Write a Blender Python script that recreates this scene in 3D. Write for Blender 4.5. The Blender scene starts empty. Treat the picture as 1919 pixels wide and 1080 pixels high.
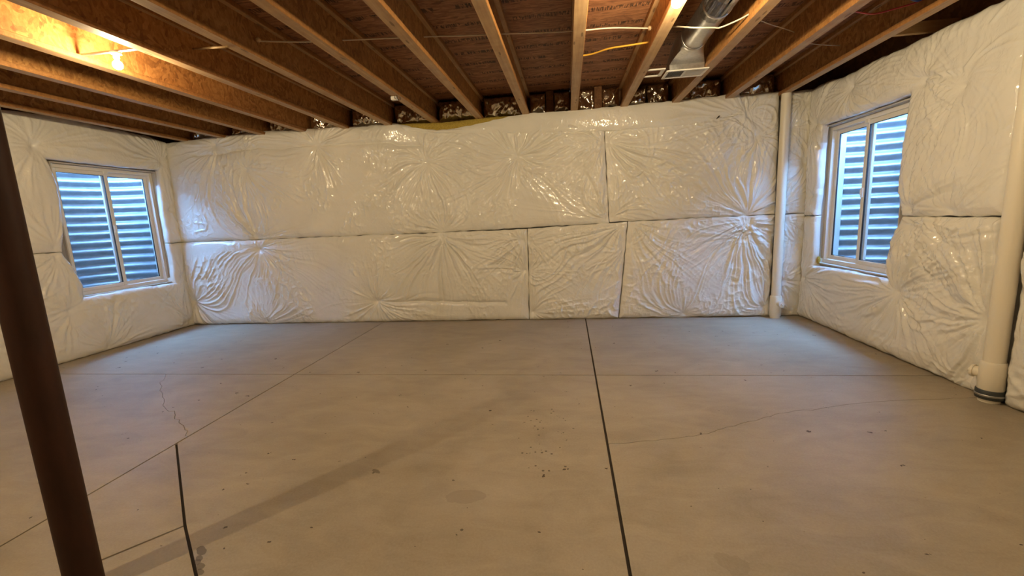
import bpy, math, random
import numpy as np
from mathutils import Vector, Matrix

SC = bpy.context.scene
COL = SC.collection
PI = math.pi

# ------------------------------------------------------------------ camera
RX = Vector((0.99111179, 0.12503129, -0.04543785))
UP = Vector((0.024304, 0.16562797, 0.98588878))
FW = Vector((-0.13079272, 0.97823032, -0.16111707))
cam_d = bpy.data.cameras.new('camera')
cam = bpy.data.objects.new('camera', cam_d)
COL.objects.link(cam)
m = Matrix.Identity(4)
for i in range(3):
    m[i][0], m[i][1], m[i][2] = RX[i], UP[i], -FW[i]
m[0][3], m[1][3], m[2][3] = 0.0, 0.0, 1.4066
cam.matrix_world = m
cam_d.sensor_fit = 'HORIZONTAL'
cam_d.sensor_width = 36.0
cam_d.lens = 36.0 * 812.5 / 1919.0
cam_d.clip_start = 0.05
SC.camera = cam

# ------------------------------------------------------------------ sky and exposure
w = bpy.data.worlds.new('sky'); SC.world = w; w.use_nodes = True
bg = w.node_tree.nodes['Background']
bg.inputs[0].default_value = (0.23, 0.505, 1.0, 1)
bg.inputs[1].default_value = 66.0
SC.view_settings.view_transform = 'Standard'
SC.view_settings.look = 'None'
SC.view_settings.gamma = 1
SC.view_settings.use_curve_mapping = False
SC.view_settings.exposure = 0.0
LAMP_COLOR = (1.0, 0.78, 0.45, 1)
LAMP_POWER = {'near_left': 2650.0, 'near_right_added': 1100.0, 'far_left': 1500.0, 'far_right': 2500.0}

# ------------------------------------------------------------------ room dimensions
D, H = 5.794, 2.686          # back blanket face, underside of joists
XL, XR = -5.685, 2.882       # side blanket faces
YB = -3.0                    # rear of the room
JX0, JS = 0.116, 0.61        # joist at index 0 and spacing
JD = 0.302                   # joist depth
CEIL = H + JD

# ------------------------------------------------------------------ helpers
def mesh_obj(name, V, F, mat=None, parent=None, smooth=False):
    me = bpy.data.meshes.new(name)
    V = np.asarray(V, dtype=np.float32).reshape(-1, 3)
    if isinstance(F, np.ndarray) and F.ndim == 2:
        n, k = F.shape
        me.vertices.add(len(V)); me.vertices.foreach_set('co', V.ravel())
        me.loops.add(n * k); me.loops.foreach_set('vertex_index', F.astype(np.int32).ravel())
        me.polygons.add(n)
        me.polygons.foreach_set('loop_start', np.arange(0, n * k, k, dtype=np.int32))
        me.update(calc_edges=True)
    else:
        me.from_pydata([tuple(map(float, v)) for v in V], [], [tuple(int(i) for i in f) for f in F])
    if smooth:
        me.polygons.foreach_set('use_smooth', np.ones(len(me.polygons), dtype=bool))
    me.update()
    o = bpy.data.objects.new(name, me)
    COL.objects.link(o)
    if mat: me.materials.append(mat)
    if parent: o.parent = parent
    return o

class MB:
    def __init__(s): s.v = []; s.f = []
    def add(s, V, F):
        b = len(s.v); s.v += [tuple(v) for v in V]; s.f += [tuple(i + b for i in f) for f in F]; return s
    def box(s, x0, x1, y0, y1, z0, z1, c=0.0):
        if c <= 0:
            V = [(x, y, z) for x in (x0, x1) for y in (y0, y1) for z in (z0, z1)]
            F = [(0, 1, 3, 2), (4, 6, 7, 5), (0, 4, 5, 1), (2, 3, 7, 6), (0, 2, 6, 4), (1, 5, 7, 3)]
            return s.add(V, F)
        # chamfered along the long edges of the smallest cross-section is enough: chamfer all 12 edges
        V = []; idx = {}
        X = (x0, x1); Y = (y0, y1); Z = (z0, z1)
        for i in (0, 1):
            for j in (0, 1):
                for k in (0, 1):
                    sx, sy, sz = (1 - 2 * i), (1 - 2 * j), (1 - 2 * k)
                    idx[i, j, k, 'x'] = len(V); V.append((X[i], Y[j] + sy * c, Z[k] + sz * c))
                    idx[i, j, k, 'y'] = len(V); V.append((X[i] + sx * c, Y[j], Z[k] + sz * c))
                    idx[i, j, k, 'z'] = len(V); V.append((X[i] + sx * c, Y[j] + sy * c, Z[k]))
        F = []
        q = ((0, 0), (0, 1), (1, 1), (1, 0))
        for i in (0, 1):
            F.append([idx[i, a, b, 'x'] for a, b in q]); F.append([idx[a, i, b, 'y'] for a, b in q]); F.append([idx[a, b, i, 'z'] for a, b in q])
        for a in (0, 1):
            for b in (0, 1):
                F.append([idx[0, a, b, 'y'], idx[1, a, b, 'y'], idx[1, a, b, 'z'], idx[0, a, b, 'z']])
                F.append([idx[a, 0, b, 'x'], idx[a, 1, b, 'x'], idx[a, 1, b, 'z'], idx[a, 0, b, 'z']])
                F.append([idx[a, b, 0, 'x'], idx[a, b, 1, 'x'], idx[a, b, 1, 'y'], idx[a, b, 0, 'y']])
        for i in (0, 1):
            for j in (0, 1):
                for k in (0, 1): F.append([idx[i, j, k, t] for t in 'xyz'])
        return s.add(V, F)
    def tube(s, pts, r, n=10, caps=True):
        pts = [Vector(p) for p in pts]; rs = r if hasattr(r, '__len__') else [r] * len(pts)
        V = []; F = []; prev = None
        for i, p in enumerate(pts):
            t = (pts[min(i + 1, len(pts) - 1)] - pts[max(i - 1, 0)]).normalized()
            if prev is None:
                a = Vector((0, 0, 1)) if abs(t.z) < .9 else Vector((1, 0, 0))
                e1 = t.cross(a).normalized()
            else:
                e1 = (prev - t * prev.dot(t)).normalized()
            prev = e1; e2 = t.cross(e1)
            for k in range(n):
                A = 2 * PI * k / n
                V.append(tuple(p + (e1 * math.cos(A) + e2 * math.sin(A)) * rs[i]))
        for i in range(len(pts) - 1):
            for k in range(n):
                F.append((i * n + k, i * n + (k + 1) % n, (i + 1) * n + (k + 1) % n, (i + 1) * n + k))
        if caps:
            F.append(tuple(range(n))[::-1]); F.append(tuple((len(pts) - 1) * n + k for k in range(n)))
        return s.add(V, F)
    def lathe(s, prof, cx, cy, n=24, axis='z'):
        V = []; F = []
        for (r, z) in prof:
            for k in range(n):
                A = 2 * PI * k / n
                V.append((cx + r * math.cos(A), cy + r * math.sin(A), z))
        for i in range(len(prof) - 1):
            for k in range(n):
                F.append((i * n + k, i * n + (k + 1) % n, (i + 1) * n + (k + 1) % n, (i + 1) * n + k))
        F.append(tuple(range(n))[::-1]); F.append(tuple((len(prof) - 1) * n + k for k in range(n)))
        return s.add(V, F)
    def build(s, name, mat, parent=None, smooth=False, angle=None):
        o = mesh_obj(name, s.v, s.f, mat, parent, smooth)
        if angle is not None: shade_auto(o, angle)
        return o

def shade_auto(o, ang=35):
    me = o.data
    me.polygons.foreach_set('use_smooth', np.ones(len(me.polygons), dtype=bool))
    try: me.set_sharp_from_angle(angle=math.radians(ang))
    except Exception: pass

def thing(name, label, cat, loc=(0, 0, 0), group=None):
    o = bpy.data.objects.new(name, None); COL.objects.link(o)
    o.empty_display_size = .1
    o.location = loc
    tag(o, label, cat, group); return o
def tag(o, label, cat, group=None, kind=None):
    o['label'] = label; o['category'] = cat
    if group: o['group'] = group
    if kind: o['kind'] = kind
    return o
def struct(o): o['kind'] = 'structure'; return o
def put(o, parent):
    o.parent = parent; o.matrix_parent_inverse = Matrix.Translation(-Vector(parent.location)); return o

# ------------------------------------------------------------------ materials
def new_mat(name):
    mt = bpy.data.materials.new(name); mt.use_nodes = True
    nt = mt.node_tree
    return mt, nt, nt.nodes['Principled BSDF'], nt.nodes, nt.links
def nd(N, t, **kw):
    n = N.new(t)
    for k, v in kw.items():
        if k.startswith('in_'): n.inputs[k[3:]].default_value = v
        else: setattr(n, k, v)
    return n
def plain(name, col, rough=.5, metal=0.0, spec=.5):
    mt, nt, b, N, L = new_mat(name)
    b.inputs['Base Color'].default_value = (*col, 1); b.inputs['Roughness'].default_value = rough
    b.inputs['Metallic'].default_value = metal; b.inputs['Specular IOR Level'].default_value = spec
    return mt
def coords(N, L, scale=(1, 1, 1), world=True):
    tc = N.new('ShaderNodeNewGeometry') if world else N.new('ShaderNodeTexCoord')
    mp = N.new('ShaderNodeMapping'); mp.inputs['Scale'].default_value = scale
    L.new(tc.outputs['Position' if world else 'Object'], mp.inputs['Vector'])
    return mp.outputs['Vector']
def ramp(N, stops):
    r = N.new('ShaderNodeValToRGB'); e = r.color_ramp.elements
    while len(e) > 1: e.remove(e[-1])
    e[0].position = stops[0][0]; e[0].color = (*stops[0][1], 1)
    for p, c in stops[1:]:
        x = e.new(p); x.color = (*c, 1)
    return r
def noise(N, L, vec, scale, detail=4, rough=.55, dist=0.0):
    n = N.new('ShaderNodeTexNoise'); n.inputs['Scale'].default_value = scale
    n.inputs['Detail'].default_value = detail; n.inputs['Roughness'].default_value = rough
    n.inputs['Distortion'].default_value = dist
    L.new(vec, n.inputs['Vector']); return n.outputs['Fac']
def bump(N, L, b, h, strength=.3, dist=.01):
    bp = N.new('ShaderNodeBump'); bp.inputs['Strength'].default_value = strength; bp.inputs['Distance'].default_value = dist
    L.new(h, bp.inputs['Height']); L.new(bp.outputs['Normal'], b.inputs['Normal']); return bp
def mixc(N, L, fac, a, bb, mode='MIX'):
    x = N.new('ShaderNodeMix'); x.data_type = 'RGBA'; x.blend_type = mode
    for sock, v in ((0, fac), (6, a), (7, bb)):
        if isinstance(v, (int, float)): x.inputs[sock].default_value = v
        elif isinstance(v, tuple): x.inputs[sock].default_value = (*v, 1) if len(v) == 3 else v
        else: L.new(v, x.inputs[sock])
    return x.outputs[2]
def mth(N, L, op, a, bb=None, c=None, clamp=False):
    x = N.new('ShaderNodeMath'); x.operation = op; x.use_clamp = clamp
    for i, v in enumerate((a, bb, c)):
        if v is None: continue
        if isinstance(v, (int, float)): x.inputs[i].default_value = v
        else: L.new(v, x.inputs[i])
    return x.outputs[0]

def film_material():
    mt, nt, b, N, L = new_mat('white_poly_film')
    v = coords(N, L)
    n1 = noise(N, L, v, 3.0, 3)
    r = ramp(N, [(.3, (.75, .73, .68)), (.7, (.82, .80, .755))]); L.new(n1, r.inputs[0])
    L.new(r.outputs[0], b.inputs['Base Color'])
    b.inputs['Roughness'].default_value = .13
    b.inputs['Specular IOR Level'].default_value = .55
    v2 = coords(N, L, (1, 1, 1))
    a = noise(N, L, v2, 14, 2, .5, 1.0)
    rid = mth(N, L, 'ABSOLUTE', mth(N, L, 'SUBTRACT', a, .5))
    c = noise(N, L, v2, 5, 2)
    hgt = mth(N, L, 'MULTIPLY', rid, mth(N, L, 'MULTIPLY', c, c))
    bump(N, L, b, hgt, .7, .028)
    return mt

def osb_material(name, dark, mid, light, sc=(1, 1, 1), stamp=False, cell=22):
    mt, nt, b, N, L = new_mat(name)
    v = coords(N, L, sc)
    vo = N.new('ShaderNodeTexVoronoi'); vo.inputs['Scale'].default_value = cell; vo.inputs['Randomness'].default_value = 1
    nn = N.new('ShaderNodeTexNoise'); nn.inputs['Scale'].default_value = 6; L.new(v, nn.inputs['Vector'])
    vv = N.new('ShaderNodeVectorMath'); vv.operation = 'MULTIPLY_ADD'
    L.new(nn.outputs['Color'], vv.inputs[0]); vv.inputs[1].default_value = (.25, .25, .25); L.new(v, vv.inputs[2])
    L.new(vv.outputs[0], vo.inputs['Vector'])
    sep = N.new('ShaderNodeSeparateColor'); L.new(vo.outputs['Color'], sep.inputs[0])
    fine = noise(N, L, v, 60, 4, .6)
    big = noise(N, L, v, 2.2, 3)
    f = mth(N, L, 'ADD', mth(N, L, 'MULTIPLY', sep.outputs[0], .34), mth(N, L, 'ADD', mth(N, L, 'MULTIPLY', fine, .5), mth(N, L, 'MULTIPLY', big, .3)))
    r = ramp(N, [(.25, dark), (.55, mid), (.9, light)]); L.new(f, r.inputs[0])
    col = r.outputs[0]
    if stamp:
        g = N.new('ShaderNodeNewGeometry'); s = N.new('ShaderNodeSeparateXYZ'); L.new(g.outputs['Position'], s.inputs[0])
        # rows of printed dark strokes running along the sheet, too small to read
        yy = mth(N, L, 'ADD', s.outputs[1], mth(N, L, 'MULTIPLY', s.outputs[0], .02))
        row = mth(N, L, 'FRACT', mth(N, L, 'DIVIDE', yy, .305))
        band = mth(N, L, 'MULTIPLY', mth(N, L, 'GREATER_THAN', row, .30), mth(N, L, 'LESS_THAN', row, .52))
        vs = coords(N, L, (75, 9, 1)); st = noise(N, L, vs, 1.0, 1)
        vs2 = coords(N, L, (3.2, 3.3, 1)); wd = noise(N, L, vs2, 1.0, 2)
        stroke = mth(N, L, 'MULTIPLY', mth(N, L, 'GREATER_THAN', st, .5), mth(N, L, 'GREATER_THAN', wd, .42))
        fade = noise(N, L, v, 30, 2)
        k = mth(N, L, 'MULTIPLY', mth(N, L, 'MULTIPLY', stroke, band), mth(N, L, 'MULTIPLY_ADD', fade, 1.2, .15), clamp=True)
        col = mixc(N, L, k, col, (.022, .013, .010))
    L.new(col, b.inputs['Base Color'])
    b.inputs['Roughness'].default_value = .62; b.inputs['Specular IOR Level'].default_value = .3
    bump(N, L, b, f, .35, .006)
    return mt

def lumber_material(name, a, c, along='y', edge=None):
    mt, nt, b, N, L = new_mat(name)
    sc = {'y': (16, .7, 16), 'x': (.7, 16, 16), 'z': (16, 16, .7)}[along]
    v = coords(N, L, sc); n1 = noise(N, L, v, 2.2, 5, .6, .4)
    v2 = coords(N, L, (1, 1, 1)); n2 = noise(N, L, v2, 9, 3)
    f = mth(N, L, 'ADD', mth(N, L, 'MULTIPLY', n1, .65), mth(N, L, 'MULTIPLY', n2, .35))
    r = ramp(N, [(.3, a), (.65, c)]); L.new(f, r.inputs[0])
    kn = N.new('ShaderNodeTexVoronoi'); kn.inputs['Scale'].default_value = 1.0
    L.new(coords(N, L, (14, 3.2, 14) if along == 'y' else (3.2, 14, 14)), kn.inputs['Vector'])
    kf = mth(N, L, 'LESS_THAN', kn.outputs['Distance'], .13)
    col = mixc(N, L, mth(N, L, 'MULTIPLY', kf, .6), r.outputs[0], (.10, .045, .015))
    if edge:
        g = N.new('ShaderNodeNewGeometry'); s = N.new('ShaderNodeSeparateXYZ'); L.new(g.outputs['True Normal'], s.inputs[0])
        ve = coords(N, L, (1, 2, 260)); lay = noise(N, L, ve, 1.0, 2); fl_ = noise(N, L, coords(N, L, (1, 1, .6)), 44, 4, .65)
        re_ = ramp(N, [(.3, edge[0]), (.7, edge[1])]); L.new(mth(N, L, 'ADD', mth(N, L, 'MULTIPLY', lay, .35), mth(N, L, 'MULTIPLY', fl_, .65)), re_.inputs[0])
        col = mixc(N, L, mth(N, L, 'GREATER_THAN', mth(N, L, 'ABSOLUTE', s.outputs[0]), .6), col, re_.outputs[0])
    L.new(col, b.inputs['Base Color'])
    b.inputs['Roughness'].default_value = .6; b.inputs['Specular IOR Level'].default_value = .3
    bump(N, L, b, n1, .2, .004)
    return mt

def concrete_floor_material():
    mt, nt, b, N, L = new_mat('trowelled_concrete')
    v = coords(N, L)
    big = noise(N, L, v, .9, 5, .6, .6)
    med = noise(N, L, coords(N, L, (1.0, 2.2, 1)), 3.0, 6, .62, .8)
    fine = noise(N, L, v, 90, 3, .7)
    f = mth(N, L, 'ADD', mth(N, L, 'MULTIPLY', big, .5), mth(N, L, 'ADD', mth(N, L, 'MULTIPLY', med, .4), mth(N, L, 'MULTIPLY', fine, .26)))
    r = ramp(N, [(.36, (.245, .204, .153)), (.57, (.355, .302, .232)), (.78, (.455, .395, .312))]); L.new(f, r.inputs[0])
    col = r.outputs[0]
    # pitted dark specks in a few patches, and a damp oval stain
    g = N.new('ShaderNodeNewGeometry')
    def patch(cx, cy, rx, ry, rot=0):
        mp = N.new('ShaderNodeMapping'); mp.vector_type = 'TEXTURE'
        mp.inputs['Location'].default_value = (cx, cy, 0); mp.inputs['Rotation'].default_value = (0, 0, rot); mp.inputs['Scale'].default_value = (rx, ry, 1)
        L.new(g.outputs['Position'], mp.inputs['Vector'])
        ln = N.new('ShaderNodeVectorMath'); ln.operation = 'LENGTH'; L.new(mp.outputs[0], ln.inputs[0])
        return mth(N, L, 'SUBTRACT', 1.0, ln.outputs['Value'], clamp=True)
    pv = N.new('ShaderNodeTexVoronoi'); pv.inputs['Scale'].default_value = 26; L.new(v, pv.inputs['Vector'])
    pd = mth(N, L, 'LESS_THAN', pv.outputs['Distance'], .2)
    sparse = mth(N, L, 'GREATER_THAN', noise(N, L, v, 11, 2), .52)
    sp = mth(N, L, 'MULTIPLY', pd, sparse)
    area = None
    for a in ((-.15, 2.65, .22, .55, 0), (-.62, 2.03, .16, .10, 0), (-.45, 1.72, .1, .05, 0), (-1.1, 2.18, .07, .05, 0)):
        p = mth(N, L, 'GREATER_THAN', patch(*a), .08)
        area = p if area is None else mth(N, L, 'MAXIMUM', area, p)
    col = mixc(N, L, mth(N, L, 'MULTIPLY', mth(N, L, 'MULTIPLY', sp, area), .8), col, (.045, .033, .024))
    wob = noise(N, L, v, 14, 3)
    ov = mth(N, L, 'MULTIPLY', mth(N, L, 'GREATER_THAN', mth(N, L, 'ADD', patch(-.555, 1.975, .135, .07, .15), mth(N, L, 'MULTIPLY_ADD', wob, .5, -.25)), .2), .32)
    col = mixc(N, L, ov, col, (.16, .125, .095))
    halo = mth(N, L, 'MULTIPLY', mth(N, L, 'POWER', patch(-.6, 1.95, .42, .24, .1), .7), .22)
    col = mixc(N, L, halo, col, (.46, .41, .35))
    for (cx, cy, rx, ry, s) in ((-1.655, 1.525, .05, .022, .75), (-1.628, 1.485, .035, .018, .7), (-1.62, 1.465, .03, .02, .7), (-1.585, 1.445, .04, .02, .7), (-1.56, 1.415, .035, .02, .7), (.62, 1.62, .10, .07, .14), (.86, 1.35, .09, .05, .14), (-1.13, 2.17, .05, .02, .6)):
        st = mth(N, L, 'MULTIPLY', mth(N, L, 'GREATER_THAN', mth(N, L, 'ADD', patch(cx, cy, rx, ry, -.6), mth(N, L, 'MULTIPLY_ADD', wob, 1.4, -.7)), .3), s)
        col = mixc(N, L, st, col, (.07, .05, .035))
    L.new(col, b.inputs['Base Color'])
    rr = N.new('ShaderNodeMapRange'); rr.inputs[3].default_value = .42; rr.inputs[4].default_value = .62; L.new(med, rr.inputs[0])
    L.new(rr.outputs[0], b.inputs['Roughness']); b.inputs['Specular IOR Level'].default_value = .42
    bump(N, L, b, mth(N, L, 'ADD', mth(N, L, 'MULTIPLY', fine, .3), med), .12, .006)
    return mt

def metal_material(name, col, rough, sc=30, bs=.2):
    mt, nt, b, N, L = new_mat(name)
    v = coords(N, L); n1 = noise(N, L, v, sc, 3)
    r = ramp(N, [(.3, tuple(c * .75 for c in col)), (.7, col)]); L.new(n1, r.inputs[0]); L.new(r.outputs[0], b.inputs['Base Color'])
    b.inputs['Metallic'].default_value = 1; b.inputs['Roughness'].default_value = rough
    bump(N, L, b, n1, bs, .005)
    return mt

def glass_material():
    mt, nt, b, N, L = new_mat('window_glass')
    N.remove(b); out = N['Material Output']
    t = N.new('ShaderNodeBsdfTransparent'); t.inputs[0].default_value = (.93, .96, .97, 1)
    gl = N.new('ShaderNodeBsdfGlossy'); gl.inputs['Roughness'].default_value = .02
    lw = N.new('ShaderNodeLayerWeight'); fr = N.new('ShaderNodeMath'); fr.operation = 'MULTIPLY_ADD'
    pw = N.new('ShaderNodeMath'); pw.operation = 'POWER'; pw.inputs[1].default_value = 4.5; L.new(lw.outputs['Facing'], pw.inputs[0]); L.new(pw.outputs[0], fr.inputs[0]); fr.inputs[1].default_value = .9; fr.inputs[2].default_value = .035
    mx = N.new('ShaderNodeMixShader'); L.new(fr.outputs[0], mx.inputs[0]); L.new(t.outputs[0], mx.inputs[1]); L.new(gl.outputs[0], mx.inputs[2])
    L.new(mx.outputs[0], out.inputs[0]); return mt

M = {}
M['film'] = film_material()
M['osb_web'] = osb_material('osb_web', (.17, .068, .020), (.37, .17, .050), (.56, .30, .10), (1, .8, .6), cell=44)
M['osb_sheet'] = osb_material('osb_sheet', (.11, .045, .022), (.29, .13, .062), (.50, .25, .125), (.35, 1.5, 1), stamp=True, cell=30)
M['osb_rim'] = osb_material('osb_rim', (.09, .038, .014), (.17, .075, .028), (.26, .13, .05))
M['flange'] = lumber_material('flange_lumber', (.36, .21, .10), (.58, .38, .20), 'y', edge=((.20, .085, .026), (.46, .22, .07)))
M['lumber_x'] = lumber_material('pale_lumber', (.42, .26, .11), (.62, .43, .23), 'x')
M['plate'] = lumber_material('plate_lumber', (.36, .22, .10), (.52, .35, .18), 'x')
M['floor'] = concrete_floor_material()
mt, nt, b, N, L = new_mat('wall_concrete'); n_ = noise(N, L, coords(N, L), 4, 5)
r_ = ramp(N, [(.3, (.26, .25, .23)), (.7, (.40, .385, .36))]); L.new(n_, r_.inputs[0]); L.new(r_.outputs[0], b.inputs['Base Color']); b.inputs['Roughness'].default_value = .8
M['concrete'] = mt
M['joint'] = plain('joint_dark', (.035, .026, .02), .9)
M['post'] = None
mt, nt, b, N, L = new_mat('oxide_red_paint'); n_ = noise(N, L, coords(N, L, (1, 1, .3)), 18, 4)
r_ = ramp(N, [(.3, (.028, .010, .005)), (.7, (.044, .015, .008))]); L.new(n_, r_.inputs[0]); L.new(r_.outputs[0], b.inputs['Base Color']); b.inputs['Roughness'].default_value = .6; b.inputs['Specular IOR Level'].default_value = .25
bump(N, L, b, n_, .1, .004); M['post'] = mt
M['pvc'] = plain('white_pvc', (.80, .74, .62), .35)
M['rubber'] = plain('dark_rubber', (.035, .04, .04), .5)
M['vinyl'] = plain('window_vinyl', (.78, .77, .74), .4)
M['buck'] = plain('window_buck', (.50, .47, .42), .6)
M['seal'] = plain('black_seal', (.02, .02, .022), .6)
M['glass'] = glass_material()
M['steel_well'] = metal_material('galvanised_well', (.28, .30, .32), .42, 9, .5)
M['steel_well'].node_tree.nodes['Principled BSDF'].inputs['Metallic'].default_value = .4
M['duct'] = metal_material('galvanised_duct', (.72, .72, .74), .28, 40, .06)
M['foil'] = metal_material('foil_facing', (.80, .74, .64), .17, 25, .5)
mt, nt, b, N, L = new_mat('yellow_fiberglass'); n_ = noise(N, L, coords(N, L), 60, 5, .7)
r_ = ramp(N, [(.3, (.36, .25, .04)), (.7, (.62, .46, .10))]); L.new(n_, r_.inputs[0]); L.new(r_.outputs[0], b.inputs['Base Color']); b.inputs['Roughness'].default_value = .95
bump(N, L, b, n_, .8, .02); M['fiber'] = mt
M['white_paint'] = plain('white_enamel', (.78, .76, .72), .35)
M['dark_gap'] = plain('louver_shadow', (.05, .045, .045), .7)
M['cable_white'] = plain('white_cable', (.78, .70, .58), .45)
M['cable_yellow'] = plain('yellow_cable', (.80, .47, .06), .45)
M['pex_red'] = plain('red_tube', (.42, .03, .03), .35)
M['pex_blue'] = plain('blue_tube', (.02, .07, .30), .35)
M['porcelain'] = plain('porcelain', (.8, .78, .74), .3)
M['strap'] = plain('black_strap', (.03, .025, .02), .6)
M['tan_clip'] = plain('tan_plastic', (.72, .55, .34), .5)
M['box_steel'] = plain('box_steel', (.5, .5, .5), .4, 1.0)
def bulb_material(power):
    mt = bpy.data.materials.new('lit_bulb'); mt.use_nodes = True; N = mt.node_tree.nodes; L = mt.node_tree.links
    N.remove(N['Principled BSDF']); e = N.new('ShaderNodeEmission'); e.inputs[0].default_value = LAMP_COLOR; e.inputs[1].default_value = power
    L.new(e.outputs[0], N['Material Output'].inputs[0]); return mt

# ------------------------------------------------------------------ noise for geometry
def vnoise(x, y, seed):
    """smooth lattice noise in [-1,1] for arrays x, y"""
    rs = np.random.RandomState(seed); T = rs.rand(256, 256) * 2 - 1
    xi = np.floor(x).astype(int); yi = np.floor(y).astype(int); fx = x - xi; fy = y - yi
    fx = fx * fx * fx * (fx * (fx * 6 - 15) + 10); fy = fy * fy * fy * (fy * (fy * 6 - 15) + 10)
    a = T[xi % 256, yi % 256]; b_ = T[(xi + 1) % 256, yi % 256]; c = T[xi % 256, (yi + 1) % 256]; d = T[(xi + 1) % 256, (yi + 1) % 256]
    return (a * (1 - fx) + b_ * fx) * (1 - fy) + (c * (1 - fx) + d * fx) * fy
def gnoise(x, y, seed):
    """gradient noise, about [-1,1], free of lattice squares"""
    rs = np.random.RandomState(seed); A = rs.rand(256, 256) * 2 * PI; GX, GY = np.cos(A), np.sin(A)
    x, y = x * .819 - y * .574, x * .574 + y * .819
    xi = np.floor(x).astype(int); yi = np.floor(y).astype(int); fx = x - xi; fy = y - yi
    def d(i, j): return GX[(xi + i) % 256, (yi + j) % 256] * (fx - i) + GY[(xi + i) % 256, (yi + j) % 256] * (fy - j)
    u = fx * fx * fx * (fx * (fx * 6 - 15) + 10); v = fy * fy * fy * (fy * (fy * 6 - 15) + 10)
    return 1.5 * ((d(0, 0) * (1 - u) + d(1, 0) * u) * (1 - v) + (d(0, 1) * (1 - u) + d(1, 1) * u) * v)
def sstep(a, b_, x):
    t = np.clip((x - a) / (b_ - a), 0, 1); return t * t * (3 - 2 * t)

# ------------------------------------------------------------------ room shell
DW = .10                                   # blanket thickness, concrete stands behind it
win_y0, win_y1, win_z0, win_z1 = 4.345, 5.645, .69, 2.27
def wall_side(name, x0, x1):
    mb = MB(); y0, y1, zt = YB, D + .36, 2.648
    for (a, b_, c, d) in ((y0, win_y0, 0, zt), (win_y1, y1, 0, zt), (win_y0, win_y1, 0, win_z0), (win_y0, win_y1, win_z1, zt)):
        mb.box(x0, x1, a, b_, c - (.2 if c == 0 else 0), d)
    return struct(mb.build(name, M['concrete']))
wl = wall_side('wall_left', XL - DW - .22, XL - DW)
wr = wall_side('wall_right', XR + DW, XR + DW + .22)
wb = struct(MB().box(XL - DW, XR + DW, D + DW, D + DW + .22, -.2, 2.648).build('wall_back', M['concrete']))
wf = struct(MB().box(XL - DW - .25, XR + DW + .25, YB - .2, YB, -.2, CEIL + .018).build('wall_front', M['concrete']))
# sill plates and rim boards on top of the walls
for par, bxs in ((wb, (XL - DW - .22, XR + DW + .22, D + DW + .02, D + DW + .18)), (wl, (XL - DW - .2, XL - DW - .02, YB, D + DW + .02)), (wr, (XR + DW + .02, XR + DW + .2, YB, D + DW + .02))):
    MB().box(*bxs, 2.648, 2.686, .003).build('sill_plate', M['plate'], par)
MB().box(XL - DW - .22, XR + DW + .22, D + DW + .17, D + DW + .20, 2.686, CEIL + .004).build('rim_board', M['osb_rim'], wb)
MB().box(XL - DW - .22, XL - DW - .19, YB, D + DW + .17, 2.686, CEIL + .004).build('rim_board', M['osb_rim'], wl)
MB().box(XR + DW + .19, XR + DW + .22, YB, D + DW + .17, 2.686, CEIL + .004).build('rim_board', M['osb_rim'], wr)

# ceiling: subfloor sheets under a deck
ceil = struct(MB().box(XL - .5, XR + .5, YB - .2, D + .5, CEIL + .019, CEIL + .06).build('ceiling', M['osb_rim']))
sheet_me = {}
r0 = random.Random(4)
yy = YB - .1; row = 0
while yy < D + .32:
    y2 = min(yy + 1.2192, D + .32)
    xx = XL - .34 - (1.22 if row % 2 else 0)
    while xx < XR + .34:
        xa, xb = max(xx, XL - .34), min(xx + 2.4384, XR + .34)
        if xb - xa > .05:
            MB().box(xa + .0015, xb - .0015, yy + .0015, y2 - .0015, CEIL + r0.uniform(0, .0015), CEIL + .0185).build('subfloor_sheet', M['osb_sheet'], ceil)
        xx += 2.4384
    yy += 1.2192; row += 1

# ------------------------------------------------------------------ concrete floor: slab panels between recessed control joints
fl = struct(MB().box(XL - .1, XR + .1, YB, D + .1, -.12, -.012).build('floor', M['joint']))
XA, XB, YJ = -2.66, .21, 3.705                     # saw joints
def jag(a, b_, n, amp, seed):
    rr = random.Random(seed); a = Vector(a); b_ = Vector(b_); t = (b_ - a).normalized(); nn = Vector((-t.y, t.x)); out = []
    for i in range(1, n):
        p = a.lerp(b_, i / n) + nn * rr.uniform(-amp, amp) + t * rr.uniform(-amp, amp) * .5; out.append((p.x, p.y))
    return out
def poly(pts): return [tuple(p) for p in pts]
xl, xr, yb, yt = XL - .06, XR + .06, YB, D + .06
crackL = [(-4.061, YJ), (-3.85, 3.44), (-3.6, 3.22), (-3.288, 2.943), (-3.12, 2.86), (-2.931, 2.705), (-2.80, 2.62), (XA, 2.50)]
def dens(pl, amp, seed):
    out = [pl[0]]
    for i in range(len(pl) - 1):
        out += jag(pl[i], pl[i + 1], 5, amp, seed + i); out.append(pl[i + 1])
    return out
crackL = dens(crackL, .014, 5)
crackR = dens([(XB, 2.53), (.45, 2.58), (.718, 2.646), (.87, 2.70), (1.02, 2.783), (1.2, 2.87), (1.402, 2.988), (1.7, 3.07), (2.049, 3.175), (2.45, 3.24), (2.837, 3.283), (xr, 3.30)], .012, 30)
P4 = (XA, 2.41); P5 = (-1.88, 1.672); P6 = (-1.20, 1.085); P7 = (-2.60, .80); P8 = (-1.92, .21)
K = (-2.37, 2.18); P4b = (-2.62, 2.41)
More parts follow.
